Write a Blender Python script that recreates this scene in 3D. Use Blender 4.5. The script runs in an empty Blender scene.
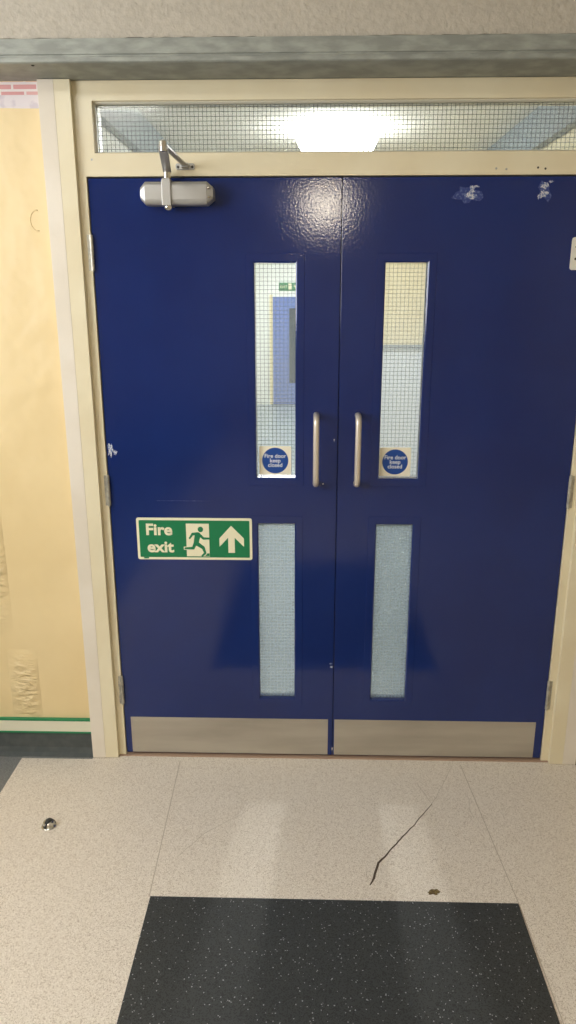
import bpy, bmesh, math, random
from mathutils import Vector, Matrix
C = bpy.context.scene.collection
sc = bpy.context.scene
random.seed(7)

# ------------------------------------------------------------------ camera, world, lights, exposure
cam_d = bpy.data.cameras.new('camera'); cam = bpy.data.objects.new('camera', cam_d); C.objects.link(cam)
sc.camera = cam
F_PX = 745.0
cam_d.sensor_fit = 'VERTICAL'; cam_d.sensor_height = 36.0; cam_d.lens = 36.0*F_PX/1024; cam_d.clip_start = .02
pitch, yaw, roll = .2796, -.0267, -.0006
fwd = Vector((math.sin(yaw)*math.cos(pitch), math.cos(yaw)*math.cos(pitch), -math.sin(pitch)))
rt = Vector((math.cos(yaw), -math.sin(yaw), 0)); up = rt.cross(fwd)
r2 = math.cos(roll)*rt+math.sin(roll)*up; u2 = -math.sin(roll)*rt+math.cos(roll)*up
m = Matrix((r2, u2, -fwd)).transposed().to_4x4(); m.translation = Vector((-.0994, -2.4286, 1.6505))
cam.matrix_world = m

w = bpy.data.worlds.new('world'); sc.world = w; w.use_nodes = True
w.node_tree.nodes['Background'].inputs[0].default_value = (.75, .82, .95, 1)
w.node_tree.nodes['Background'].inputs[1].default_value = .35
sc.view_settings.view_transform = 'Standard'; sc.view_settings.look = 'None'
sc.view_settings.gamma = 1; sc.view_settings.use_curve_mapping = False
sc.view_settings.exposure = 0.25

def area(name, loc, rot, sx, sy, power, col):
    l = bpy.data.lights.new(name, 'AREA'); l.shape = 'RECTANGLE'; l.size = sx; l.size_y = sy
    l.energy = power; l.color = col
    o = bpy.data.objects.new(name, l); C.objects.link(o); o.location = loc; o.rotation_euler = rot; return o
PI = math.pi
WINDOW_W = 56.0      # daylight through the window in the left wall
area('window_daylight', (-2.45, -1.9, 1.95), (0, -PI/2, 0), .95, 1.9, WINDOW_W, (.93, .96, 1.0))
E_ROOM = 5.0; E_NEAR = 18.0; E_BEYOND = 45.0   # emission strength of the lamp diffusers

# ------------------------------------------------------------------ materials
def srgb(r, g, b):
    f = lambda c: (c/255/12.92) if c/255 <= .04045 else ((c/255+.055)/1.055)**2.4
    return (f(r), f(g), f(b), 1)
MATS = {}
def mat(name, col, rough=.5, metal=0, col2=None, nscale=20, ndetail=3, bump=0, bscale=60, spec=.5, coat=0, lo=.4, hi=.6, emit=0, bdist=.002, stretch=None, aniso=0):
    if name in MATS: return MATS[name]
    m = bpy.data.materials.new(name); m.use_nodes = True; nt = m.node_tree; b = nt.nodes['Principled BSDF']
    b.inputs['Base Color'].default_value = col; b.inputs['Roughness'].default_value = rough
    b.inputs['Metallic'].default_value = metal; b.inputs['Specular IOR Level'].default_value = spec
    b.inputs['Coat Weight'].default_value = coat; b.inputs['Coat Roughness'].default_value = .1
    if emit:
        b.inputs['Emission Color'].default_value = col; b.inputs['Emission Strength'].default_value = emit
    tc = nt.nodes.new('ShaderNodeTexCoord'); mp = nt.nodes.new('ShaderNodeMapping')
    nt.links.new(tc.outputs['Object'], mp.inputs[0])
    if stretch: mp.inputs['Scale'].default_value = stretch
    if col2:
        n = nt.nodes.new('ShaderNodeTexNoise'); n.inputs['Scale'].default_value = nscale; n.inputs['Detail'].default_value = ndetail
        r = nt.nodes.new('ShaderNodeValToRGB'); r.color_ramp.elements[0].position = lo; r.color_ramp.elements[1].position = hi
        r.color_ramp.elements[0].color = col; r.color_ramp.elements[1].color = col2
        nt.links.new(mp.outputs[0], n.inputs[0]); nt.links.new(n.outputs[0], r.inputs[0]); nt.links.new(r.outputs[0], b.inputs['Base Color'])
    if bump:
        n = nt.nodes.new('ShaderNodeTexNoise'); n.inputs['Scale'].default_value = bscale; n.inputs['Detail'].default_value = 2
        bp = nt.nodes.new('ShaderNodeBump'); bp.inputs['Strength'].default_value = bump; bp.inputs['Distance'].default_value = bdist
        nt.links.new(mp.outputs[0], n.inputs[0]); nt.links.new(n.outputs[0], bp.inputs['Height']); nt.links.new(bp.outputs[0], b.inputs['Normal'])
    MATS[name] = m; return m

M_blue = mat('blue_gloss_paint', srgb(20, 40, 98), rough=.08, col2=srgb(23, 44, 104), nscale=3, bump=.15, bscale=150, spec=.5, bdist=.0014)
M_cream = mat('cream_gloss_paint', srgb(230, 219, 188), rough=.32, col2=srgb(225, 212, 179), nscale=4, bump=.15, bscale=40)
M_post_white = mat('pinkish_white_paint', srgb(229, 219, 203), rough=.45, col2=srgb(223, 212, 194), nscale=5, bump=.2, bscale=50)
M_bead_white = mat('pale_bead_paint', srgb(222, 218, 200), rough=.4)
M_bulk = mat('artex_wall_paint', srgb(182, 174, 160), rough=.8, col2=srgb(190, 182, 168), nscale=60, bump=.8, bscale=95, bdist=.0035)
M_galv = mat('galvanised_steel', srgb(138, 141, 134), rough=.55, metal=.2, col2=srgb(162, 165, 157), nscale=16, ndetail=6, lo=.4, hi=.66, stretch=(1, 1, 3))
M_steel = mat('brushed_steel', srgb(196, 190, 178), rough=.42, metal=.7, col2=srgb(176, 169, 157), nscale=14, ndetail=5, lo=.38, hi=.66, bump=.12, bscale=300, bdist=.0006, stretch=(.15, 1, 1))
M_handle = mat('satin_aluminium', srgb(226, 216, 202), rough=.36, metal=.6)
M_closer = mat('silver_closer_paint', srgb(176, 174, 170), rough=.38, metal=.5)
M_hinge = mat('painted_hinge', srgb(190, 186, 170), rough=.4, metal=.5, col2=srgb(160, 156, 146), nscale=60)
M_white = mat('white_painted_plate', srgb(226, 224, 210), rough=.35)
M_dark = mat('dark_screw_hole', srgb(48, 44, 36), rough=.6)
M_green = mat('sign_green', srgb(16, 122, 76), rough=.35)
M_signcream = mat('sign_cream', srgb(240, 233, 200), rough=.4)
M_stickcream = mat('sticker_cream', srgb(246, 238, 214), rough=.5)
M_stickblue = mat('sticker_blue', srgb(22, 72, 150), rough=.4)
M_sticktext = mat('sticker_lettering', srgb(228, 232, 238), rough=.5)
M_chip = mat('bare_filler_chip', srgb(205, 205, 205), rough=.6, col2=srgb(110, 125, 165), nscale=180, ndetail=4, lo=.46, hi=.54)
M_smear = mat('scuffed_blue_paint', srgb(28, 52, 120), rough=.35, col2=srgb(96, 112, 150), nscale=150, ndetail=4, lo=.5, hi=.66)
M_thresh = mat('copper_threshold', srgb(166, 138, 116), rough=.5, metal=0)
M_skirt = mat('dark_grey_skirting', srgb(80, 84, 83), spec=.2, rough=.8, col2=srgb(88, 91, 89), nscale=30)
M_stripgreen = mat('green_edging', srgb(34, 130, 84), rough=.4)
M_dado = mat('pale_trunking', srgb(224, 220, 196), rough=.4)
M_crack = mat('floor_crack', srgb(78, 64, 50), rough=.9)
M_seam = mat('floor_seam', srgb(180, 168, 150), rough=.6)
M_debris = mat('brown_debris', srgb(88, 72, 44), rough=.9, col2=srgb(130, 112, 70), nscale=200)
M_rubber = mat('black_rubber', srgb(40, 42, 42), rough=.5)
M_chrome = mat('chrome', srgb(220, 218, 212), rough=.12, metal=1)
M_ceil = mat('ceiling_white', srgb(226, 222, 210), rough=.85, bump=.3, bscale=40)
M_wallroom = mat('hall_wall_cream', srgb(214, 204, 180), rough=.75)
M_far_cream = mat('corridor_cream', srgb(232, 218, 176), rough=.6)
M_far_white = mat('corridor_white', srgb(232, 234, 230), rough=.6)
M_far_pale = mat('corridor_pale_blue', srgb(206, 218, 232), rough=.5)
M_far_band = mat('corridor_grey_blue', srgb(112, 128, 138), rough=.6)
M_far_floor = mat('corridor_vinyl', srgb(128, 140, 146), rough=.35, col2=srgb(146, 158, 162), nscale=200)
M_wire = mat('wire_mesh_steel', srgb(70, 76, 78), rough=.5, metal=.3)
M_obwire = mat('wire_mesh_obscured', srgb(136, 146, 150), rough=.5, metal=.3)

def yellow_wall():
    m = mat('yellow_textured_wall', srgb(236, 212, 162), rough=.42, col2=srgb(231, 206, 155), nscale=3)
    nt = m.node_tree; b = nt.nodes['Principled BSDF']
    tc = nt.nodes.new('ShaderNodeTexCoord')
    n = nt.nodes.new('ShaderNodeTexNoise'); n.inputs['Scale'].default_value = 38; n.inputs['Detail'].default_value = 3
    mp = nt.nodes.new('ShaderNodeMapping'); mp.inputs['Scale'].default_value = (.6, 1, 1.5)
    nt.links.new(tc.outputs['Object'], mp.inputs[0]); nt.links.new(mp.outputs[0], n.inputs[0])
    # wrinkled patches: mask by low-frequency vertical bands at two places
    sep = nt.nodes.new('ShaderNodeSeparateXYZ'); nt.links.new(tc.outputs['Object'], sep.inputs[0])
    def gauss(sock, c, s):
        a = nt.nodes.new('ShaderNodeMath'); a.operation = 'SUBTRACT'; a.inputs[1].default_value = c; nt.links.new(sock, a.inputs[0])
        d = nt.nodes.new('ShaderNodeMath'); d.operation = 'DIVIDE'; d.inputs[1].default_value = s; nt.links.new(a.outputs[0], d.inputs[0])
        p = nt.nodes.new('ShaderNodeMath'); p.operation = 'MULTIPLY'; nt.links.new(d.outputs[0], p.inputs[0]); nt.links.new(d.outputs[0], p.inputs[1])
        q = nt.nodes.new('ShaderNodeMath'); q.operation = 'SUBTRACT'; q.use_clamp = True; q.inputs[0].default_value = 1; nt.links.new(p.outputs[0], q.inputs[1])
        return q.outputs[0]
    def mul(a, b_, op='MULTIPLY'):
        x = nt.nodes.new('ShaderNodeMath'); x.operation = op; nt.links.new(a, x.inputs[0])
        if isinstance(b_, (int, float)): x.inputs[1].default_value = b_
        else: nt.links.new(b_, x.inputs[1])
        return x.outputs[0]
    g1 = mul(gauss(sep.outputs[0], -1.20, .05), gauss(sep.outputs[2], .82, .33))
    g2 = mul(gauss(sep.outputs[0], -1.13, .055), gauss(sep.outputs[2], .27, .16))
    mask = mul(g1, g2, 'ADD')
    h = mul(mul(mask, n.outputs[0]), 1.0)
    n2 = nt.nodes.new('ShaderNodeTexNoise'); n2.inputs['Scale'].default_value = 9; nt.links.new(tc.outputs['Object'], n2.inputs[0])
    hh = mul(h, mul(n2.outputs[0], .28), 'ADD')
    bp = nt.nodes.new('ShaderNodeBump'); bp.inputs['Strength'].default_value = 1; bp.inputs['Distance'].default_value = .026
    nt.links.new(hh, bp.inputs['Height']); nt.links.new(bp.outputs[0], b.inputs['Normal'])
    return m
M_yellow = yellow_wall()

def speckle(name, base, base2, dark, light, rough, sc_=520, dlo=.20, llo=.86, bump=.0, cloud=2.5):
    m = mat(name, base, rough=rough); nt = m.node_tree; b = nt.nodes['Principled BSDF']
    tc = nt.nodes.new('ShaderNodeTexCoord')
    n0 = nt.nodes.new('ShaderNodeTexNoise'); n0.inputs['Scale'].default_value = cloud; n0.inputs['Detail'].default_value = 5
    mx = nt.nodes.new('ShaderNodeMix'); mx.data_type = 'RGBA'; mx.inputs[6].default_value = base; mx.inputs[7].default_value = base2
    nt.links.new(tc.outputs['Object'], n0.inputs[0]); nt.links.new(n0.outputs[0], mx.inputs[0])
    v = nt.nodes.new('ShaderNodeTexVoronoi'); v.inputs['Scale'].default_value = sc_; nt.links.new(tc.outputs['Object'], v.inputs[0])
    s = nt.nodes.new('ShaderNodeSeparateColor'); nt.links.new(v.outputs['Color'], s.inputs[0])
    def step(sock, thr, less):
        a = nt.nodes.new('ShaderNodeMath'); a.operation = 'LESS_THAN' if less else 'GREATER_THAN'; a.inputs[1].default_value = thr
        nt.links.new(sock, a.inputs[0]); return a.outputs[0]
    m1 = nt.nodes.new('ShaderNodeMix'); m1.data_type = 'RGBA'; m1.inputs[7].default_value = dark
    nt.links.new(step(s.outputs[0], dlo, True), m1.inputs[0]); nt.links.new(mx.outputs[2], m1.inputs[6])
    m2 = nt.nodes.new('ShaderNodeMix'); m2.data_type = 'RGBA'; m2.inputs[7].default_value = light
    nt.links.new(step(s.outputs[1], llo, False), m2.inputs[0]); nt.links.new(m1.outputs[2], m2.inputs[6])
    nt.links.new(m2.outputs[2], b.inputs['Base Color'])
    return m
M_floor = speckle('speckled_light_vinyl', srgb(212, 201, 186), srgb(221, 211, 197), srgb(188, 174, 157), srgb(229, 220, 207), .42, sc_=420, dlo=.22, llo=.78)
M_greyfloor = speckle('dark_grey_vinyl', srgb(112, 113, 112), srgb(124, 125, 124), srgb(98, 99, 98), srgb(132, 133, 132), .5, sc_=420)
M_mat = speckle('charcoal_safety_vinyl', srgb(50, 53, 54), srgb(60, 63, 63), srgb(38, 40, 41), srgb(150, 154, 156), .55, sc_=380, dlo=.3, llo=.988)

def glass(name, haze, hazecol, rough=.03, bump=0, blur=0., brough=.12):
    m = bpy.data.materials.new(name); m.use_nodes = True; nt = m.node_tree; nt.nodes.clear()
    out = nt.nodes.new('ShaderNodeOutputMaterial'); tr = nt.nodes.new('ShaderNodeBsdfTransparent'); tr.inputs[0].default_value = (.96, .97, .96, 1)
    gl = nt.nodes.new('ShaderNodeBsdfGlossy'); gl.inputs['Roughness'].default_value = rough
    fr = nt.nodes.new('ShaderNodeFresnel'); fr.inputs[0].default_value = 1.45
    tl = nt.nodes.new('ShaderNodeBsdfTranslucent'); tl.inputs[0].default_value = hazecol
    df = nt.nodes.new('ShaderNodeBsdfDiffuse'); df.inputs[0].default_value = hazecol
    mh = nt.nodes.new('ShaderNodeMixShader'); mh.inputs[0].default_value = .35
    nt.links.new(tl.outputs[0], mh.inputs[1]); nt.links.new(df.outputs[0], mh.inputs[2])
    m1 = nt.nodes.new('ShaderNodeMixShader'); m1.inputs[0].default_value = haze
    rf = nt.nodes.new('ShaderNodeBsdfRefraction'); rf.inputs['IOR'].default_value = 1.45; rf.inputs['Roughness'].default_value = brough
    mb = nt.nodes.new('ShaderNodeMixShader'); mb.inputs[0].default_value = blur
    nt.links.new(tr.outputs[0], mb.inputs[1]); nt.links.new(rf.outputs[0], mb.inputs[2])
    nt.links.new((mb if blur else tr).outputs[0], m1.inputs[1]); nt.links.new(mh.outputs[0], m1.inputs[2])
    m2 = nt.nodes.new('ShaderNodeMixShader')
    nt.links.new(fr.outputs[0], m2.inputs[0]); nt.links.new(m1.outputs[0], m2.inputs[1]); nt.links.new(gl.outputs[0], m2.inputs[2])
    nt.links.new(m2.outputs[0], out.inputs[0])
    if bump:
        tc = nt.nodes.new('ShaderNodeTexCoord'); n = nt.nodes.new('ShaderNodeTexNoise'); n.inputs['Scale'].default_value = 160
        bp = nt.nodes.new('ShaderNodeBump'); bp.inputs['Strength'].default_value = bump; bp.inputs['Distance'].default_value = .002
        nt.links.new(tc.outputs['Object'], n.inputs[0]); nt.links.new(n.outputs[0], bp.inputs['Height'])
        nt.links.new(bp.outputs[0], gl.inputs['Normal']); nt.links.new(bp.outputs[0], df.inputs['Normal']); nt.links.new(bp.outputs[0], tl.inputs['Normal'])
        # mottled haze: obscured casting
        r = nt.nodes.new('ShaderNodeMapRange'); r.inputs[1].default_value = .35; r.inputs[2].default_value = .65
        r.inputs[3].default_value = haze-.12; r.inputs[4].default_value = min(1, haze+.12)
        nt.links.new(n.outputs[0], r.inputs[0]); nt.links.new(r.outputs[0], m1.inputs[0])
    return m
M_glass = glass('wired_clear_glass', .10, (.9, .93, .93, 1))
M_glass_t = glass('wired_transom_glass', .18, (.92, .92, .89, 1), rough=.12)
M_glass_o = glass('wired_obscured_glass', .46, (.38, .46, .52, 1), rough=.25, bump=.6)
M_glass_r = glass('wired_hazed_glass', .22, (.9, .93, .93, 1))

# ------------------------------------------------------------------ helpers
def add_box(bm, x0, x1, y0, y1, z0, z1):
    v = [bm.verts.new((x, y, z)) for x in (x0, x1) for y in (y0, y1) for z in (z0, z1)]
    for f in ((0, 1, 3, 2), (4, 6, 7, 5), (0, 4, 5, 1), (2, 3, 7, 6), (0, 2, 6, 4), (1, 5, 7, 3)):
        bm.faces.new([v[i] for i in f])
def link(name, bm, m, parent=None, bevel=0, smooth=False, segs=2):
    bmesh.ops.recalc_face_normals(bm, faces=bm.faces)
    me = bpy.data.meshes.new(name); bm.to_mesh(me); bm.free()
    if m: me.materials.append(m)
    o = bpy.data.objects.new(name, me); C.objects.link(o)
    if parent: o.parent = parent
    if smooth:
        for p in me.polygons: p.use_smooth = True
    if bevel:
        b = o.modifiers.new('bevel', 'BEVEL'); b.width = bevel; b.segments = segs; b.limit_method = 'ANGLE'; b.angle_limit = math.radians(40)
    return o
def box(name, x0, x1, y0, y1, z0, z1, m, parent=None, bevel=0):
    bm = bmesh.new(); add_box(bm, x0, x1, y0, y1, z0, z1); return link(name, bm, m, parent, bevel)
def struct(o, label, cat):
    o['kind'] = 'structure'; o['label'] = label; o['category'] = cat; return o
def tag(o, label, cat, group=None):
    o['label'] = label; o['category'] = cat
    if group: o['group'] = group
    return o
def empty(name, loc):
    o = bpy.data.objects.new(name, None); C.objects.link(o); o.location = loc; o.empty_display_size = .05; return o
def base_at(o, loc):
    """move a mesh's origin to loc without moving its surface"""
    loc = Vector(loc)
    o.data.transform(Matrix.Translation(-loc)); o.location = loc
    return o
def plate(bm, xs, zs, holes, y0, y1):
    """a slab in the xz plane with rectangular holes; holes = list of (x0,x1,z0,z1)"""
    def solid(i, j):
        if i < 0 or j < 0 or i >= len(xs)-1 or j >= len(zs)-1: return False
        cx = (xs[i]+xs[i+1])/2; cz = (zs[j]+zs[j+1])/2
        return not any(a < cx < b and c < cz < d for a, b, c, d in holes)
    cache = {}
    def V(i, j, y):
        k = (i, j, y)
        if k not in cache: cache[k] = bm.verts.new((xs[i], y, zs[j]))
        return cache[k]
    for i in range(len(xs)-1):
        for j in range(len(zs)-1):
            if not solid(i, j): continue
            for y in (y0, y1): bm.faces.new([V(i, j, y), V(i+1, j, y), V(i+1, j+1, y), V(i, j+1, y)])
            for di, dj, a, b in ((-1, 0, (i, j), (i, j+1)), (1, 0, (i+1, j), (i+1, j+1)), (0, -1, (i, j), (i+1, j)), (0, 1, (i, j+1), (i+1, j+1))):
                if not solid(i+di, j+dj):
                    bm.faces.new([V(a[0], a[1], y0), V(b[0], b[1], y0), V(b[0], b[1], y1), V(a[0], a[1], y1)])
def holed(name, x0, x1, z0, z1, holes, y0, y1, m, parent=None, bevel=0):
    xs = sorted({x0, x1, *[h[0] for h in holes], *[h[1] for h in holes]}); zs = sorted({z0, z1, *[h[2] for h in holes], *[h[3] for h in holes]})
    xs = [x for x in xs if x0 <= x <= x1]; zs = [z for z in zs if z0 <= z <= z1]
    bm = bmesh.new(); plate(bm, xs, zs, holes, y0, y1); return link(name, bm, m, parent, bevel)
def ring(bm, x0, x1, z0, z1, prof):
    """mitred frame: prof = closed list of (inset towards the opening, y)"""
    loops = []
    for (i, y) in prof:
        loops.append([bm.verts.new(p) for p in ((x0+i, y, z0+i), (x1-i, y, z0+i), (x1-i, y, z1-i), (x0+i, y, z1-i))])
    n = len(prof)
    for a in range(n):
        A = loops[a]; B = loops[(a+1) % n]
        for k in range(4): bm.faces.new([A[k], A[(k+1) % 4], B[(k+1) % 4], B[k]])
def poly(bm, pts, y0, y1):
    """extruded outline in xz"""
    a = [bm.verts.new((x, y0, z)) for x, z in pts]; b = [bm.verts.new((x, y1, z)) for x, z in pts]
    bm.faces.new(a); bm.faces.new(b[::-1])
    n = len(pts)
    for i in range(n): bm.faces.new([a[i], a[(i+1) % n], b[(i+1) % n], b[i]])
def circle_pts(cx, cz, r, n=28): return [(cx+r*math.cos(2*PI*i/n), cz+r*math.sin(2*PI*i/n)) for i in range(n)]
def rrect(x0, x1, z0, z1, r, n=5):
    p = []
    for cx, cz, a0 in ((x1-r, z1-r, 0), (x0+r, z1-r, 90), (x0+r, z0+r, 180), (x1-r, z0+r, 270)):
        for k in range(n+1):
            a = math.radians(a0+90*k/n); p.append((cx+r*math.cos(a), cz+r*math.sin(a)))
    return p
def capsule(p, q, r1, r2=None, n=6):
    r2 = r1 if r2 is None else r2
    a = math.atan2(q[1]-p[1], q[0]-p[0]); out = []
    for k in range(n+1): t = a+PI/2+PI*k/n; out.append((p[0]+r1*math.cos(t), p[1]+r1*math.sin(t)))
    for k in range(n+1): t = a-PI/2+PI*k/n; out.append((q[0]+r2*math.cos(t), q[1]+r2*math.sin(t)))
    return out
def tube(bm, pts, r, n=14, cap=True):
    pts = [Vector(p) for p in pts]; rings = []
    rr = r if isinstance(r, (list, tuple)) else [r]*len(pts)
    prev = None
    for i, p in enumerate(pts):
        t = (pts[min(i+1, len(pts)-1)]-pts[max(i-1, 0)]).normalized()
        ref = prev if prev else (Vector((1, 0, 0)) if abs(t.x) < .9 else Vector((0, 0, 1)))
        b = t.cross(ref).normalized(); nn = b.cross(t).normalized(); prev = nn
        rings.append([bm.verts.new(p+rr[i]*(math.cos(2*PI*k/n)*nn+math.sin(2*PI*k/n)*b)) for k in range(n)])
    for a, b in zip(rings, rings[1:]):
        for k in range(n): bm.faces.new([a[k], a[(k+1) % n], b[(k+1) % n], b[k]])
    if cap: bm.faces.new(rings[0]); bm.faces.new(rings[-1][::-1])
def lathe(bm, prof, c, axis='z', n=28):
    """prof = (radius, height) about an axis through c; closed by the caller with radius 0"""
    rings = []
    for r, h in prof:
        if r < 1e-6:
            p = (c[0], c[1], c[2]+h) if axis == 'z' else (c[0], c[1]+h, c[2]); rings.append([bm.verts.new(p)]); continue
        L = []
        for k in range(n):
            a = 2*PI*k/n; q = (r*math.cos(a), r*math.sin(a))
            L.append(bm.verts.new((c[0]+q[0], c[1]+q[1], c[2]+h) if axis == 'z' else (c[0]+q[0], c[1]+h, c[2]+q[1])))
        rings.append(L)
    for a, b in zip(rings, rings[1:]):
        for k in range(n):
            k2 = (k+1) % n
            if len(a) == 1: bm.faces.new([a[0], b[k2], b[k]])
            elif len(b) == 1: bm.faces.new([a[k], a[k2], b[0]])
            else: bm.faces.new([a[k], a[k2], b[k2], b[k]])
def text(name, body, size, cx, z, y, m, parent, align='CENTER', bold=0., xs=1.):
    cu = bpy.data.curves.new(name, 'FONT'); cu.body = body; cu.size = size; cu.align_x = align; cu.extrude = .0004; cu.offset = bold
    cu.resolution_u = 4
    t = bpy.data.objects.new('tmp', cu); C.objects.link(t); bpy.context.view_layer.update()
    me = bpy.data.meshes.new_from_object(t.evaluated_get(bpy.context.evaluated_depsgraph_get()))
    bpy.data.objects.remove(t); bpy.data.curves.remove(cu)
    me.transform(Matrix.Translation((cx, y, z)) @ Matrix.Rotation(PI/2, 4, 'X') @ Matrix.Diagonal((xs, 1, 1, 1)))
    me.name = name; me.materials.clear(); me.materials.append(m)
    o = bpy.data.objects.new(name, me); C.objects.link(o); o.parent = parent; return o
def world_children(root, loc):
    """children are modelled in world coordinates; shift them under a root placed at loc"""
    root.location = loc
    for ch in root.children: ch.matrix_parent_inverse = Matrix.Translation(-Vector(loc))

# ------------------------------------------------------------------ floor
XL, XR, YF = -2.6, 2.6, -8.2
CEIL = 2.75
fl = box('floor', -1.158, XR, YF, -.004, -.05, 0, M_floor)
struct(fl, 'pale beige speckled vinyl floor in front of the blue doors', 'floor')
f2 = box('floor', XL, -1.1585, YF, 0, -.05, 0, M_greyfloor)
struct(f2, 'dark grey vinyl floor strip at the left, beside the pale speckled floor', 'floor')
f3 = box('floor', -1.158, -.893, -.034, -.004, -.001, .0012, M_greyfloor); f3.parent = f2; f3.name = 'edge_strip'
seam_b = bmesh.new()
def ribbon(bm, pts, w0, z0=-.001, z1=.0006):
    """thin irregular strip on the floor; pts (x,y,width)"""
    L = []
    for i, p in enumerate(pts):
        a = Vector(pts[max(i-1, 0)][:2]); b = Vector(pts[min(i+1, len(pts)-1)][:2]); t = (b-a).normalized(); nn = Vector((-t.y, t.x))
        ww = (p[2] if len(p) > 2 else w0)/2; c = Vector(p[:2])
        L.append([bm.verts.new((c.x+s*ww*nn.x, c.y+s*ww*nn.y, z)) for s, z in ((-1, z0), (-1, z1), (1, z1), (1, z0))])
    for A, B in zip(L, L[1:]):
        for k in range(4): bm.faces.new([A[k], A[(k+1) % 4], B[(k+1) % 4], B[k]])
    bm.faces.new(L[0]); bm.faces.new(L[-1][::-1])
def jag(pts, step=.012, amp=.0012):
    out = []
    for a, b in zip(pts, pts[1:]):
        n = max(2, int((Vector(b[:2])-Vector(a[:2])).length/step))
        for k in range(n):
            t = k/n; out.append((a[0]+(b[0]-a[0])*t+random.uniform(-amp, amp), a[1]+(b[1]-a[1])*t+random.uniform(-amp, amp), a[2]+(b[2]-a[2])*t))
    out.append(pts[-1]); return out
for pts in ([(-.564, -.036, .003), (-.545, -.69, .003)], [(.47, -.036, .0025), (.508, -.69, .0025), (.52, -1.3, .0025)]):
    b_ = bmesh.new(); ribbon(b_, pts, .003, z1=.0003); link('seam', b_, M_seam, fl)
# the crack and its thinner branches
b_ = bmesh.new(); ribbon(b_, jag([(.092, -.629, .003), (.106, -.601, .007), (.125, -.54, .007), (.161, -.492, .0045), (.211, -.424, .0045), (.252, -.372, .003), (.293, -.312, .0028), (.331, -.26, .0015)]), .004)
ck = link('crack', b_, M_crack, fl); ck['label'] = 'dark curved crack in the pale floor'
for pts in ([(.331, -.26, .0012), (.392, -.144, .0015), (.438, -.043, .0011)], [(.295, -.152, .0015), (.315, -.21, .0015), (.331, -.26, .001)],
            [(-.49, -.53, .0014), (-.42, -.42, .0014), (-.315, -.332, .0012), (-.26, -.27, .001)],
            [(.464, -.225, .0012), (.452, -.28, .0017), (.458, -.327, .0012)], [(.086, -.62, .0012), (.084, -.57, .0012)]):
    b_ = bmesh.new(); ribbon(b_, jag(pts, .02, .002), .0015, z1=.0003); link('hairline_crack', b_, M_seam, fl)

# ------------------------------------------------------------------ front hall shell (behind the camera too)
DX0, DX1 = -.885, .885
wb = holed('wall_front', XL, XR, 0, CEIL, [(DX0, DX1, -1, 2.262)], 0.0, .12, M_yellow)
struct(wb, 'pale yellow textured wall around the blue double doors', 'wall')
# painted-over cable ring and torn wallpaper strip
b_ = bmesh.new(); tube(b_, [(-.935+.022*math.cos(a), -.0005, 1.88+.03*math.sin(a)) for a in [math.radians(80+200*k/12) for k in range(13)]], .0018, 6)
link('paint_ring', b_, M_yellow, wb, smooth=True)
def brick_mat():
    m = mat('torn_brick_wallpaper', srgb(228, 216, 214), rough=.8); nt = m.node_tree; b = nt.nodes['Principled BSDF']
    tc = nt.nodes.new('ShaderNodeTexCoord'); sep = nt.nodes.new('ShaderNodeSeparateXYZ'); nt.links.new(tc.outputs['Object'], sep.inputs[0])
    cb = nt.nodes.new('ShaderNodeCombineXYZ'); nt.links.new(sep.outputs[0], cb.inputs[0]); nt.links.new(sep.outputs[2], cb.inputs[1])
    br = nt.nodes.new('ShaderNodeTexBrick'); br.inputs['Scale'].default_value = 1; br.inputs['Brick Width'].default_value = .075; br.inputs['Row Height'].default_value = .0185
    br.inputs['Mortar Size'].default_value = .0035; br.inputs['Color1'].default_value = srgb(224, 164, 162); br.inputs['Color2'].default_value = srgb(230, 182, 178); br.inputs['Mortar'].default_value = srgb(238, 226, 222)
    nt.links.new(cb.outputs[0], br.inputs[0])
    n = nt.nodes.new('ShaderNodeTexNoise'); n.inputs['Scale'].default_value = 30; nt.links.new(tc.outputs['Object'], n.inputs[0])
    rr = nt.nodes.new('ShaderNodeValToRGB'); rr.color_ramp.elements[0].position = .5; rr.color_ramp.elements[1].position = .62
    rr.color_ramp.elements[0].color = srgb(230, 220, 220); rr.color_ramp.elements[1].color = srgb(214, 203, 208); nt.links.new(n.outputs[0], rr.inputs[0])
    g = nt.nodes.new('ShaderNodeMath'); g.operation = 'GREATER_THAN'; g.inputs[1].default_value = 2.2265; nt.links.new(sep.outputs[2], g.inputs[0])
    mx = nt.nodes.new('ShaderNodeMix'); mx.data_type = 'RGBA'; nt.links.new(g.outputs[0], mx.inputs[0]); nt.links.new(rr.outputs[0], mx.inputs[6]); nt.links.new(br.outputs[0], mx.inputs[7])
    nt.links.new(mx.outputs[2], b.inputs['Base Color']); return m
b_ = bmesh.new()
low = [(-.90-.05*k, 2.193+random.uniform(-.003, .003)) for k in range(20)]
poly(b_, [(-.90, 2.2615)]+low+[(low[-1][0], 2.2615)], -.0008, .001)
wp = link('wallpaper_strip', b_, brick_mat(), wb); wp['label'] = 'torn strip of red brick patterned wallpaper under the steel trunking'
ub = box('wall_upper', XL, XR, -.163, -.001, 2.322, CEIL, M_bulk)
struct(ub, 'beige stippled bulkhead wall above the galvanised trunking', 'wall')
for nm, x0, x1, lab in (('wall_right', XR, XR+.1, 'cream right wall of the hall'),):
    struct(box(nm, x0, x1, YF, .12, 0, CEIL, M_wallroom), lab, 'wall')
lw = bmesh.new()
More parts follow.
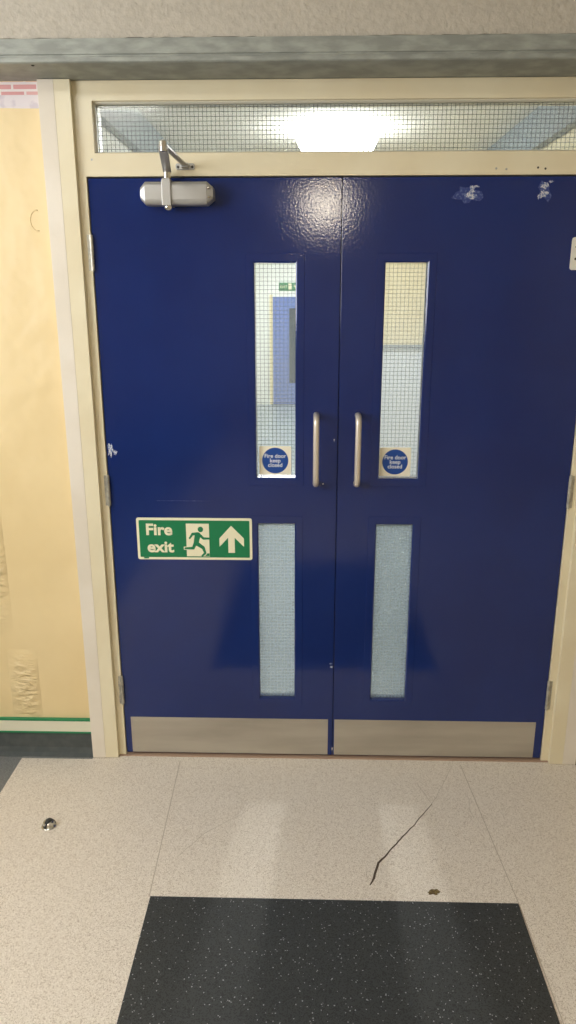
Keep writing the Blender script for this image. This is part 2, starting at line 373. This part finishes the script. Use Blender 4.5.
# left wall with a window opening
bmt = bmesh.new(); plate(bmt, [YF, -2.9, -.9, .12], [0, 1.05, 2.45, CEIL], [(-2.9, -.9, 1.05, 2.45)], XL-.1, XL)
lw.free()
for v in bmt.verts: v.co = (v.co.y, v.co.x, v.co.z)
struct(link('wall_left', bmt, M_wallroom), 'cream left wall of the hall with a window opening', 'wall')
bw = bmesh.new(); ring(bw, -2.9, -.9, 1.05, 2.45, [(0, XL-.09), (.05, XL-.09), (.05, XL-.02), (0, XL-.02)]); add_box(bw, -1.93, -1.87, XL-.09, XL-.02, 1.10, 2.40)
for v in bw.verts: v.co = (v.co.y, v.co.x, v.co.z)
struct(link('window_2', bw, M_white), 'white framed window in the left hall wall', 'window')
struct(box('wall_back', XL, XR, YF-.1, YF, 0, CEIL, M_wallroom), 'cream wall at the back of the hall', 'wall')
struct(box('ceiling', XL, XR, YF, 0.12, CEIL, CEIL+.08, M_ceil), 'white ceiling of the hall', 'ceiling')

# skirtings left and right of the doors
def skirting(name, x0, x1, lab):
    s = empty(name, ((x0+x1)/2, 0, 0)); struct(s, lab, 'skirting')
    b = bmesh.new(); prof = [(0, .0), (-.028, .0), (-.012, .012), (-.006, .03), (-.006, .094), (0, .094)]
    A = [b.verts.new((x0, y, z)) for y, z in prof]; B = [b.verts.new((x1, y, z)) for y, z in prof]
    b.faces.new(A); b.faces.new(B[::-1])
    for i in range(len(prof)): b.faces.new([A[i], A[(i+1) % 6], B[(i+1) % 6], B[i]])
    link('coved_skirting', b, M_skirt, s)
    box('pale_band', x0, x1, -.012, 0, .1005, .145, M_dado, s)
    box('green_edging', x0, x1, -.0135, 0, .145, .152, M_stripgreen, s)
    box('green_edging', x0, x1, -.0135, 0, .094, .1005, M_stripgreen, s)
    world_children(s, ((x0+x1)/2, 0, 0)); return s
skirting('baseboard_left', XL, -.893, 'dark grey skirting with green edged pale band at the left of the doors')
skirting('baseboard_right', .893, XR, 'dark grey skirting with green edged pale band at the right of the doors')

# ------------------------------------------------------------------ door frame
GX = .741; GZ0, GZ1 = 2.068, 2.208
fr = holed('trim_1', -.805, .805, 0, 2.262, [(-.772, .772, -1, 2.003), (-GX, GX, GZ0, GZ1)], -.006, .095, M_cream, bevel=.0015)
struct(fr, 'cream painted timber door frame with transom rail above the doors', 'door frame')
b_ = bmesh.new(); ring(b_, -GX, GX, GZ0, GZ1, [(0, .006), (.002, .006), (.005, .012), (.005, .022), (0, .022)]); link('glazing_bead', b_, M_bead_white, fr)
b_ = bmesh.new(); ring(b_, -GX, GX, GZ0, GZ1, [(0, .031), (.005, .031), (.005, .05), (0, .05)]); link('glazing_bead', b_, M_bead_white, fr)
b_ = bmesh.new(); add_box(b_, -.772, -.757, .05, .09, .006, 1.985); add_box(b_, .757, .772, .05, .09, .006, 1.985); add_box(b_, -.772, .772, .05, .09, 1.985, 2.003); link('door_stop', b_, M_cream, fr)
for x, z in ((.455, 2.02), (.485, 2.018), (.578, 2.022), (.60, 2.019), (-.752, 2.05)):
    b_ = bmesh.new(); lathe(b_, [(.0, -.0068), (.0028, -.0066), (.0034, -.0058), (0, -.005)], (x, 0, z), 'y', 10); link('screw_hole', b_, M_dark if x > .5 else M_closer, fr)
for s in (-1, 1):
    side = 'left' if s < 0 else 'right'
    a = bmesh.new(); x0, x1 = sorted((s*.8925, s*.845)); add_box(a, x0, x1, -.026, -.0005, .002, 2.2615)
    o = link('architrave', a, M_post_white, fr, bevel=.0008); o['label'] = 'pinkish white outer board of the %s doorpost' % side
    a = bmesh.new(); x0, x1 = sorted((s*.8449, s*.797)); add_box(a, x0, x1, -.0255, -.0062, .002, 2.2615)
    o = link('architrave', a, M_cream, fr, bevel=.0008); o['label'] = 'cream inner board of the %s doorpost' % side
    for x, z in ((.822, .02), (.822, 1.36), (.818, .74), (.818, .76)) if s < 0 else ((.822, .02), (.83, .74), (.83, .77)):
        b_ = bmesh.new(); lathe(b_, [(.0, -.0246), (.0026, -.0245), (.003, -.0235), (0, -.023)], (s*x, 0, z), 'y', 10); link('screw_hole', b_, M_dark, fr)
th = box('trim_2', -.797, .797, -.012, .06, -.002, .0035, M_thresh, bevel=.001); struct(th, 'thin copper brown threshold strip under the blue doors', 'threshold')

def wires(name, x0, x1, z0, z1, y, m, parent, step=.0127, r=.00055):
    bm = bmesh.new(); k = math.ceil(x0/step)
    while k*step < x1: add_box(bm, k*step-r, k*step+r, y-r, y+r, z0, z1); k += 1
    k = math.ceil(z0/step)
    while k*step < z1: add_box(bm, x0, x1, y-r, y+r, k*step-r, k*step+r); k += 1
    return link(name, bm, m, parent)
wn = box('window_1', -GX+.001, GX-.001, .0235, .0295, GZ0+.001, GZ1-.001, M_glass_t)
struct(wn, 'long narrow wired glass transom window above the blue doors', 'window')
wires('wire_mesh', -GX+.005, GX-.005, GZ0+.005, GZ1-.005, .0265, mat('bright_wire_mesh', srgb(72, 80, 80), rough=.5, metal=.3), wn, r=.0006)

# ------------------------------------------------------------------ the two door leaves
def chip(parent, cx, cz, r, m, n=18, sx=1., sz=1., y=-.0004, seed=0):
    rnd = random.Random(seed); b = bmesh.new()
    pts = []
    for k in range(n):
        a = 2*PI*k/n; q = r*rnd.uniform(.45, 1.1); pts.append((cx+q*sx*math.cos(a), cz+q*sz*math.sin(a)))
    poly(b, pts, y, .0005); return link('paint_chip', b, m, parent)
def door(name, x0, x1, holes, kick, label):
    H = [(a-.012, b+.012, c-.012, d+.012) for a, b, c, d in holes]
    d = holed(name, x0, x1, .010, 1.999, H, 0.0, .044, M_blue, bevel=.0012)
    struct(d, label, 'door')
    for i, ((a, b, c, e), h) in enumerate(zip(holes, H)):
        for y0, sgn in ((0, 1), (.044, -1)):
            bm = bmesh.new(); Y = lambda q: y0+sgn*q
            ring(bm, h[0]-.016, h[1]+.016, h[2]-.016, h[3]+.016, [(0, Y(.0004)), (.0012, Y(-.0010)), (.024, Y(-.0012)), (.028, Y(.0012)), (.028, Y(.0185)), (.0165, Y(.0185)), (.0165, Y(.0004))])
            link('glazing_bead', bm, M_blue, d)
        g = box('glass_pane', a-.011, b+.011, .0187, .0253, c-.011, e+.011, (M_glass if x0 < -.5 else M_glass_r) if i == 0 else M_glass_o, d)
        if i: g['label'] = 'obscured wired glass of the lower vision panel'
        wires('wire_mesh', a, b, c, e, .022 if i == 0 else .0185, M_wire if i == 0 else M_obwire, g)
    k = box('kick_plate', kick[0], kick[1], -.0015, .0, .012, .160, M_steel, d, bevel=.0006)
    for sx in (kick[0]+.02, (kick[0]+kick[1])/2, kick[1]-.02):
        for sz in (.03, .145):
            bm = bmesh.new(); lathe(bm, [(0, -.0026), (.002, -.0024), (.003, -.0015)], (sx, 0, sz), 'y', 10); link('screw', bm, M_steel, k)
    return d
dl = door('door_1', -.770, -.0015, [(-.269, -.140, 1.072, 1.756), (-.266, -.141, .243, .911)], (-.748, -.0175), 'blue gloss left fire door leaf carrying the green exit sign')
dr = door('door_2', .0015, .770, [(.138, .268, 1.072, 1.756), (.136, .259, .243, .911)], (.006, .742), 'blue gloss right fire door leaf without a sign, paint chips at its top')
box('meeting_strip', -.014, .012, .0445, .050, .012, 1.998, M_blue, dl)  # added behind the gap to block corridor light between the leaves
def handle(d, x):
    z0, z1, r, Y = 1.058, 1.284, .0098, -.052
    pts = [(x, -.003, z0)]+[(x, Y+.026-.026*math.sin(a), z0+.026-.026*math.cos(a)) if 0 else (x, Y+.026*(1-math.sin(a)), z0-.0+.026*(1-math.cos(a))) for a in [PI/2*k/6 for k in range(7)]]
    pts += [(x, Y+.026*(1-math.cos(a)), z1-.026*(1-math.sin(a))) for a in [PI/2*k/6 for k in range(7)]]+[(x, -.003, z1)]
    bm = bmesh.new(); tube(bm, pts, r, 16); g = link('pull_handle', bm, M_handle, d, smooth=True)
handle(dl, -.0716); handle(dr, .0635)
def hinge(d, x, z0, z1, m=M_hinge):
    bm = bmesh.new(); n = 5; h = (z1-z0)/n
    for k in range(n): tube(bm, [(x, -.0065, z0+k*h+.0006), (x, -.0065, z0+(k+1)*h-.0006)], .0062, 12)
    tube(bm, [(x, -.0065, z0-.003), (x, -.0065, z1+.003)], .004, 10)
    s = -1 if x < 0 else 1
    a0, a1 = sorted((x-s*.001, x+s*.012)); add_box(bm, a0, a1, -.0078, -.0062, z0, z1)
    link('hinge', bm, m, d)
for z0, z1 in ((1.733, 1.838), (.974, 1.078), (.218, .33)):
    hinge(dl, -.771, z0, z1)
for z0, z1 in ((1.70, 1.80), (.976, 1.085), (.218, .33)): hinge(dr, .772, z0, z1)
# white keep plate near the hinge edge of the right leaf
bm = bmesh.new(); poly(bm, rrect(.7005, .752, 1.733, 1.828, .008), -.0025, .0); pl = link('cover_plate', bm, M_white, dr, bevel=.0006); pl['label'] = 'small white plate at the right edge of the door'
for z in (1.765, 1.80):
    bm = bmesh.new(); lathe(bm, [(0, -.0031), (.0035, -.003), (.004, -.002)], (.716, 0, z), 'y', 12); link('screw_hole', bm, M_dark, pl)
# chips and smears where an old closer was removed
for i, (cx, cz, r, m, sx, sz, y) in enumerate(((.375, 1.949, .034, M_smear, 1.4, .8, -.0003), (.388, 1.962, .012, M_chip, .8, 1.3, -.0006), (.383, 1.946, .013, M_chip, 1.5, .8, -.0007), (.398, 1.972, .008, M_chip, 1.8, .5, -.0006),
        (.606, 1.957, .026, M_smear, .9, 1.3, -.0003), (.604, 1.972, .012, M_chip, 1.1, .9, -.0006), (.604, 1.951, .012, M_chip, 1.2, 1., -.0007), (.590, 1.943, .008, M_chip, 1., 1.2, -.0006), (.622, 1.984, .007, M_chip, 1.3, .6, -.0006))):
    chip(dr, cx, cz, r, m, sx=sx, sz=sz, y=y, seed=i)
for i, (cx, cz, r, m, sx, sz) in enumerate(((-.757, 1.163, .014, M_chip, .7, 1.9), (-.741, 1.155, .010, M_chip, .9, 1.), (-.008, .374, .006, M_chip, 1., .7), (-.012, .386, .0045, M_chip, 1.4, .8), (-.047, 1.052, .003, M_chip, 1, 1), (-.012, 1.20, .004, M_chip, .6, 1.6), (-.52, .99, .05, M_smear, 2.2, .02))):
    chip(dl, cx, cz, r, m, sx=sx, sz=sz, seed=20+i)

# ------------------------------------------------------------------ galvanised trunking
tk = empty('cable_trunking', (0, 0, 2.262)); tag(tk, 'galvanised steel trunking running along the wall above the door frame', 'trunking')
bm = bmesh.new(); pr = [(-.001, 2.263), (-.168, 2.263), (-.172, 2.266), (-.172, 2.276), (-.169, 2.278), (-.169, 2.282), (-.172, 2.284), (-.172, 2.321), (-.001, 2.321)]
A = [bm.verts.new((XL+.001, y, z)) for y, z in pr]; B = [bm.verts.new((XR-.001, y, z)) for y, z in pr]
bm.faces.new(A); bm.faces.new(B[::-1])
for i in range(len(pr)): bm.faces.new([A[i], A[(i+1) % len(pr)], B[(i+1) % len(pr)], B[i]])
link('body', bm, M_galv, tk)
bm = bmesh.new(); lathe(bm, [(0, -.0022), (.003, -.002), (.0045, -.0005), (.0045, .001)], (-.858, -.152, 2.263), 'z', 12); link('screw', bm, M_dark, tk)
world_children(tk, (0, 0, 2.262))
# ragged dark strip along the crack where the bulkhead meets the trunking
bm = bmesh.new(); xx = XL+.01
pts = [(xx, 2.3225)]
while xx < XR-.05: xx += random.uniform(.01, .04); pts.append((xx, 2.3215+random.uniform(.0005, .0035)))
pts.append((pts[-1][0], 2.3216)); pts.append((XL+.01, 2.3216)); poly(bm, pts, -.1645, -.160); link('joint_crack', bm, mat('dark_joint', srgb(96, 92, 78), rough=.9), ub)

# ------------------------------------------------------------------ door closer
dc = empty('door_closer', (-.545, 0, 1.945)); tag(dc, 'silver overhead door closer with folded arm on top of the left blue door', 'door closer')
cz, cx0, cx1 = 1.951, -.602, -.385
def xprism(bm, x0, x1, prof, taper=0):
    A = [bm.verts.new((x0, y, z)) for y, z in prof]; B = [bm.verts.new((x1, y, z)) for y, z in prof]
    bm.faces.new(A); bm.faces.new(B[::-1])
    for i in range(len(prof)): bm.faces.new([A[i], A[(i+1) % len(prof)], B[(i+1) % len(prof)], B[i]])
def rprof(y0, y1, z0, z1, r, n=4):
    return [(a, b) for a, b in rrect(y0, y1, z0, z1, r, n)]
bm = bmesh.new(); xprism(bm, cx0+.014, cx1-.018, rprof(-.058, -.0, cz-.034, cz+.032, .016)); link('body', bm, M_closer, dc, bevel=.001)
for xa, xb, t in ((cx0, cx0+.014, -1), (cx1-.018, cx1, 1)):
    bm = bmesh.new(); big = rprof(-.057, -.0, cz-.033, cz+.031, .014); sml = rprof(-.052, -.0, cz-.018, cz+.016, .010)
    xs_ = (xa, xb) if t > 0 else (xb, xa)
    A = [bm.verts.new((xs_[0], y, z)) for y, z in big]; B = [bm.verts.new((xs_[1], y, z)) for y, z in sml]
    bm.faces.new(A); bm.faces.new(B[::-1])
    for i in range(len(big)): bm.faces.new([A[i], A[(i+1) % len(big)], B[(i+1) % len(big)], B[i]])
    e = link('end_cap', bm, M_closer, dc)
for z in (cz+.012, cz-.012):
    bm = bmesh.new(); lathe(bm, [(0, -.060), (.003, -.0595), (.004, -.0575), (.004, -.055)], (cx1-.012, 0, z), 'y', 12); link('adjusting_screw', bm, M_chrome, dc)
bm = bmesh.new(); poly(bm, [(-.536, cz-.036), (-.508, cz-.036), (-.508, cz+.034), (-.512, cz+.040), (-.532, cz+.040), (-.536, cz+.034)], -.064, -.002); link('pinion_cover', bm, M_closer, dc, bevel=.002)
bm = bmesh.new(); lathe(bm, [(0, -.048), (.010, -.047), (.013, -.040), (.013, -.034)], (-.522, -.033, cz), 'z', 20); link('spindle_cap', bm, M_chrome, dc, smooth=True)
bm = bmesh.new(); lathe(bm, [(.0105, .038), (.0105, .066), (0, .067)], (-.522, -.033, cz), 'z', 20); link('spindle', bm, M_chrome, dc)
def barlink(name, p, q, wid, thk, m=M_closer):
    """flat bar from p to q, thickness vertical-ish"""
    p = Vector(p); q = Vector(q); t = (q-p).normalized(); side = t.cross(Vector((0, 0, 1))).normalized(); upv = side.cross(t).normalized()
    bm = bmesh.new(); L = []
    for c in (p-t*wid*.3, q+t*wid*.3):
        L.append([bm.verts.new(c+side*a*wid/2+upv*b*thk/2) for a, b in ((-1, -1), (1, -1), (1, 1), (-1, 1))])
    bm.faces.new(L[0]); bm.faces.new(L[1][::-1])
    for k in range(4): bm.faces.new([L[0][k], L[0][(k+1) % 4], L[1][(k+1) % 4], L[1][k]])
    return link(name, bm, m, dc, bevel=.0015)
E_ = (-.474, -.350, 2.020)   # elbow of the folded arm, projecting into the hall
barlink('main_arm', (-.522, -.033, 2.014), E_, .024, .008)
barlink('forearm', (E_[0], E_[1], E_[2]+.009), (-.470, -.026, 2.031), .015, .006)
bm = bmesh.new(); lathe(bm, [(0, -.010), (.010, -.009), (.010, .015), (.007, .018), (0, .019)], E_, 'z', 18); link('elbow_pivot', bm, M_chrome, dc)
bm = bmesh.new(); poly(bm, rrect(-.500, -.443, 2.020, 2.038, .006), -.010, -.0064); add_box(bm, -.481, -.459, -.034, -.009, 2.024, 2.036); link('frame_bracket', bm, M_closer, dc, bevel=.001)
for x in (-.493, -.450):
    bm = bmesh.new(); lathe(bm, [(0, -.0120), (.003, -.0115), (.004, -.0099)], (x, 0, 2.028), 'y', 10); link('screw', bm, M_dark, dc)
world_children(dc, (-.545, 0, 1.91))

# ------------------------------------------------------------------ fire exit sign on the left leaf
sg = empty('fire_exit_sign', (-.485, 0, .78)); tag(sg, 'green and cream fire exit sign with running man and upward arrow on left door', 'sign')
X0, X1, Z0, Z1 = -.684, -.2875, .780, .930
bm = bmesh.new(); poly(bm, rrect(X0, X1, Z0, Z1, .007), -.0030, -.0001); link('backing_board', bm, M_signcream, sg)
bm = bmesh.new(); poly(bm, rrect(X0+.0085, X1-.0085, Z0+.0085, Z1-.0085, .003), -.0034, -.0029); link('green_field', bm, M_green, sg)
U = lambda px: X0+(px-33)/512*(X1-X0)
W = lambda pz: Z1-(pz-38)/184*(Z1-Z0)
def spoly(name, plist, m, y): 
    bm = bmesh.new()
    for i, pts in enumerate(plist): poly(bm, [(U(a), W(b)) for a, b in pts], y-.00003*i, y+.0006)
    return link(name, bm, m, sg)
spoly('door_pictogram', [[(253, 62), (355, 62), (355, 207), (253, 207)], [(240, 164), (256, 164), (256, 178), (240, 178)]], M_signcream, -.0039)
man = [circle_pts(317, 87, 12), capsule((304, 112), (296, 148), 13, 11), capsule((300, 106), (281, 108), 6), capsule((281, 108), (268, 126), 5, 4),
       capsule((309, 108), (329, 127), 6, 5), capsule((329, 127), (355, 127), 5, 4), capsule((300, 150), (327, 168), 9, 7), capsule((327, 168), (335, 190), 7, 5), capsule((335, 192), (322, 204), 5, 4),
       capsule((292, 150), (283, 168), 8, 6), capsule((283, 170), (247, 171), 6, 4), [(335, 205), (345, 193), (354, 193), (354, 205)]]
spoly('running_figure', man, M_green, -.0044)
spoly('arrow', [[(453, 70), (509, 126), (509, 163), (468, 123), (468, 190), (439, 190), (439, 123), (400, 163), (400, 126)]], M_signcream, -.0039)
text('lettering', 'Fire', .056, U(72), W(112), -.0038, M_signcream, sg, 'LEFT', .0017, 1.06)
text('lettering', 'exit', .056, U(77), W(188), -.0038, M_signcream, sg, 'LEFT', .0017, 1.06)
bm = bmesh.new(); poly(bm, [(U(60), W(212)), (U(82), W(212)), (U(82), W(218)), (U(60), W(218))], -.0036, -.0029); link('maker_mark', bm, M_green, sg)
world_children(sg, (-.485, 0, .78))

# ------------------------------------------------------------------ fire door keep closed stickers on the upper panes
def sticker(x0, x1, z0, z1, lab):
    s = empty('fire_door_sticker', ((x0+x1)/2, .0187, z0)); tag(s, lab, 'sticker', 'fire door keep closed stickers')
    bm = bmesh.new(); poly(bm, rrect(x0, x1, z0, z1, .004), .0179, .0186); link('backing', bm, M_stickcream, s)
    cx = (x0+x1)/2; cz_ = (z0+z1)/2; r = (x1-x0)*.41
    bm = bmesh.new(); poly(bm, circle_pts(cx, cz_, r, 40), .0175, .0183); link('blue_disc', bm, M_stickblue, s)
    for t, dz in (('Fire door', .0095), ('keep', -.0060), ('closed', -.0215)): text('lettering', t, .0190, cx, cz_+dz, .0172, M_sticktext, s, 'CENTER', .0002, 1.0)
    world_children(s, (cx, .0187, z0))
sticker(-.261, -.154, 1.078, 1.176, 'round blue fire door keep closed sticker on the left door window')
sticker(.141, .245, 1.075, 1.173, 'round blue fire door keep closed sticker on the right door window')

# ------------------------------------------------------------------ things on the floor
bm = bmesh.new(); pts = [(-.5415, -.690), (.506, -.690), (.506, -2.2), (-.5415, -2.2)]
a = [bm.verts.new((x, y, .0)) for x, y in pts]; b = [bm.verts.new((x, y, .003)) for x, y in pts]
bm.faces.new(a); bm.faces.new(b[::-1])
for i in range(4): bm.faces.new([a[i], a[(i+1) % 4], b[(i+1) % 4], b[i]])
dm = link('door_mat', bm, M_mat, bevel=.001); tag(dm, 'large charcoal speckled mat on the pale floor in front of the doors', 'mat')
ds = empty('door_stop', (-.932, -.402, 0)); tag(ds, 'small round chrome floor door stop with a dark rubber face', 'door stop')
c = (-.932, -.402, 0)
bm = bmesh.new(); lathe(bm, [(0, 0), (.024, 0), (.024, .002), (.022, .0035), (.019, .004), (.0185, .014), (.0165, .018), (.012, .0205), (0, .0215)], c, 'z', 32); link('dome', bm, M_chrome, ds, smooth=True)
bm = bmesh.new(); q = []
for k in range(17): a_ = PI*k/16; q.append((.0205*math.cos(a_), .0275*math.sin(a_)))
A = []; B = []
th_ = math.radians(57)
for s_, L in ((-.010, A), (.003, B)):
    for u_, v_ in q: L.append(bm.verts.new((c[0]+.0+u_*math.cos(th_)-s_*math.sin(th_), c[1]+u_*math.sin(th_)+s_*math.cos(th_), max(.001, v_))))
bm.faces.new(A); bm.faces.new(B[::-1])
for i in range(17): bm.faces.new([A[i], A[(i+1) % 17], B[(i+1) % 17], B[i]])
link('rubber_buffer', bm, M_rubber, ds)
world_children(ds, c)
bm = bmesh.new(); bmesh.ops.create_icosphere(bm, subdivisions=3, radius=1)
for v in bm.verts:
    n_ = 1+.35*math.sin(7*v.co.x+3*v.co.y)*math.cos(5*v.co.y+1)+random.uniform(-.12, .12)
    v.co = Vector((v.co.x*.019*n_, v.co.y*.009*n_, max(-.0, v.co.z)*.004*n_))
db = link('debris', bm, M_debris); db.location = (.274, -.652, .0005); db.rotation_euler = (0, 0, .15); tag(db, 'small brown scrap of debris on the floor just above the dark mat', 'debris'); db['kind'] = 'thing'

# ------------------------------------------------------------------ lamps
def emit_mat(name, col, s):
    m = bpy.data.materials.new(name); m.use_nodes = True; b = m.node_tree.nodes['Principled BSDF']
    b.inputs['Base Color'].default_value = (.8, .8, .8, 1); b.inputs['Emission Color'].default_value = col; b.inputs['Emission Strength'].default_value = s; return m
def lamp(x, y, z, r, em, label, square=False, dp=0.):
    l = empty('ceiling_light', (x, y, z)); tag(l, label, 'ceiling light')
    if square:
        bm = bmesh.new(); ring(bm, x-r, x+r, 0, 2*r, [(0, 0), (.02, 0), (.02, .03), (0, .03)])
        for v in bm.verts: v.co = (v.co.x, y-r+v.co.z, z-v.co.y)
        link('frame', bm, M_white, l); box('diffuser', x-r+.02, x+r-.02, y-r+.02, y+r-.02, z-.024, z-.001, em, l)
    else:
        bm = bmesh.new(); lathe(bm, [(0, -.001), (r*.9, -.001), (r*.9, -.02), (r*.88, -.024), (0, -.024)], (x, y, z), 'z', 32); link('base', bm, M_white, l)
        bm = bmesh.new(); lathe(bm, [(r, -.0245), (r*.98, -.05-dp*.4), (r*.85, -.08-dp), (r*.5, -.095-dp), (0, -.10-dp)], (x, y, z), 'z', 32); link('diffuser', bm, em, l, smooth=True)
    world_children(l, (x, y, z))
warm = (1, .985, .93, 1); cool = (.93, .97, 1, 1)
lamp(-1.25, -2.1, CEIL, .3, emit_mat('near_diffuser', warm, E_NEAR), 'square ceiling light over the left side of the hall', True)
lamp(.07, -6.3, CEIL-.0, .19, emit_mat('hall_diffuser', (1, .88, .68, 1), E_ROOM*6), 'round ceiling light at the back of the hall', dp=.2)

# ------------------------------------------------------------------ corridor beyond the doors
BC = 2.6
st = lambda o, l, c_: struct(o, l, c_)
st(box('floor', -1.15, 1.23, .121, 9.7, -.05, 0, M_far_floor), 'blue grey vinyl floor of the corridor beyond the doors', 'floor')
st(box('floor', -.885, .885, -.0035, .12, -.05, -.002, M_far_floor), 'narrow strip of floor under the closed doors', 'floor')
st(box('ceiling', -1.15, 1.23, .121, 9.7, BC, BC+.08, M_ceil), 'white ceiling of the corridor beyond the doors', 'ceiling')
wl = box('wall_left', -1.15, -1.05, .121, 9.7, 0, BC, M_far_white); st(wl, 'white left wall of the corridor beyond the doors', 'wall')
box('high_band', -1.049, -1.0, .121, 9.6, 2.41, BC, M_far_band, wl)
wr = box('wall_right', 1.13, 1.23, .121, 9.7, 0, BC, M_far_cream); st(wr, 'cream right wall of the corridor beyond the doors', 'wall')
box('high_band', 1.08, 1.129, .121, 9.6, 2.41, BC, M_far_band, wr)
wc = box('wall_corner', .22, 1.079, 3.4, 3.5, 0, 2.409, M_far_cream); st(wc, 'cream and pale blue return wall seen through the right door window', 'wall')
box('dado', .221, 1.078, 3.39, 3.40, 0, 1.27, M_far_pale, wc); box('dado_rail', .221, 1.078, 3.375, 3.39, 1.27, 1.31, M_far_band, wc)
box('picture_rail', .221, 1.078, 3.385, 3.4, 1.95, 2.0, M_far_white, wc)
we = box('wall_end', -1.05, 1.13, 9.6, 9.7, 0, BC, M_far_white); st(we, 'white end wall of the corridor beyond the doors', 'wall')
# far blue doors with a dark vision panel and a white overpanel
fd = holed('door_3', -.655, .25, .01, 1.67, [(-.40, -.20, .35, 1.50)], 9.56, 9.60, mat('pale_blue_door', srgb(84, 112, 180), rough=.4)); st(fd, 'distant blue door at the end of the corridor beyond', 'door')
box('vision_panel', -.40, -.20, 9.575, 9.585, .35, 1.50, mat('dark_far_glass', srgb(52, 66, 74), rough=.15), fd)
box('frame', -.705, -.656, 9.555, 9.60, .01, 1.70, M_far_cream, fd)
es = empty('exit_sign', (-.4, 9.59, 1.76)); tag(es, 'small distant green exit sign above the far blue door', 'sign')
box('sign_board', -.56, -.22, 9.585, 9.599, 1.76, 1.88, M_green, es)
bm = bmesh.new()
Xs = lambda u: -.56+u*.34
Zs = lambda v: 1.76+v*.12
for pts in ([(Xs(.44), Zs(.1)), (Xs(.60), Zs(.1)), (Xs(.60), Zs(.9)), (Xs(.44), Zs(.9))], [(Xs(.80), Zs(.9)), (Xs(.93), Zs(.5)), (Xs(.85), Zs(.5)), (Xs(.85), Zs(.15)), (Xs(.75), Zs(.15)), (Xs(.75), Zs(.5)), (Xs(.67), Zs(.5))]):
    poly(bm, pts, 9.583, 9.586)
link('pictogram', bm, M_signcream, es)
text('lettering', 'EXIT', .055, Xs(.22), Zs(.33), 9.584, M_signcream, es)
world_children(es, (-.4, 9.59, 1.76))
emb = emit_mat('corridor_diffuser', cool, E_BEYOND)
lamp(.06, 2.35, BC, .24, emit_mat('bright_corridor_diffuser', cool, 40.0), 'round opal drum ceiling light just beyond the transom window', dp=.05)
lamp(-.4, 5.6, BC, .3, emb, 'square opal ceiling light further down the corridor', True)
lamp(-.3, 8.2, BC, .3, emb, 'square opal ceiling light nearest the far blue door', True)

# added spot below the drum lamp, aimed through the panes to light floor patches
sl = bpy.data.lights.new('floor_patch_spot', 'SPOT'); sl.energy = 240; sl.spot_size = math.radians(46); sl.spot_blend = .6; sl.shadow_soft_size = .07; sl.color = (1, .98, .93)
so = bpy.data.objects.new('floor_patch_spot', sl); C.objects.link(so); so.location = (.06, 2.35, 2.40)
so.rotation_euler = (Vector((0, -.75, 0))-so.location).to_track_quat('-Z', 'Y').to_euler()
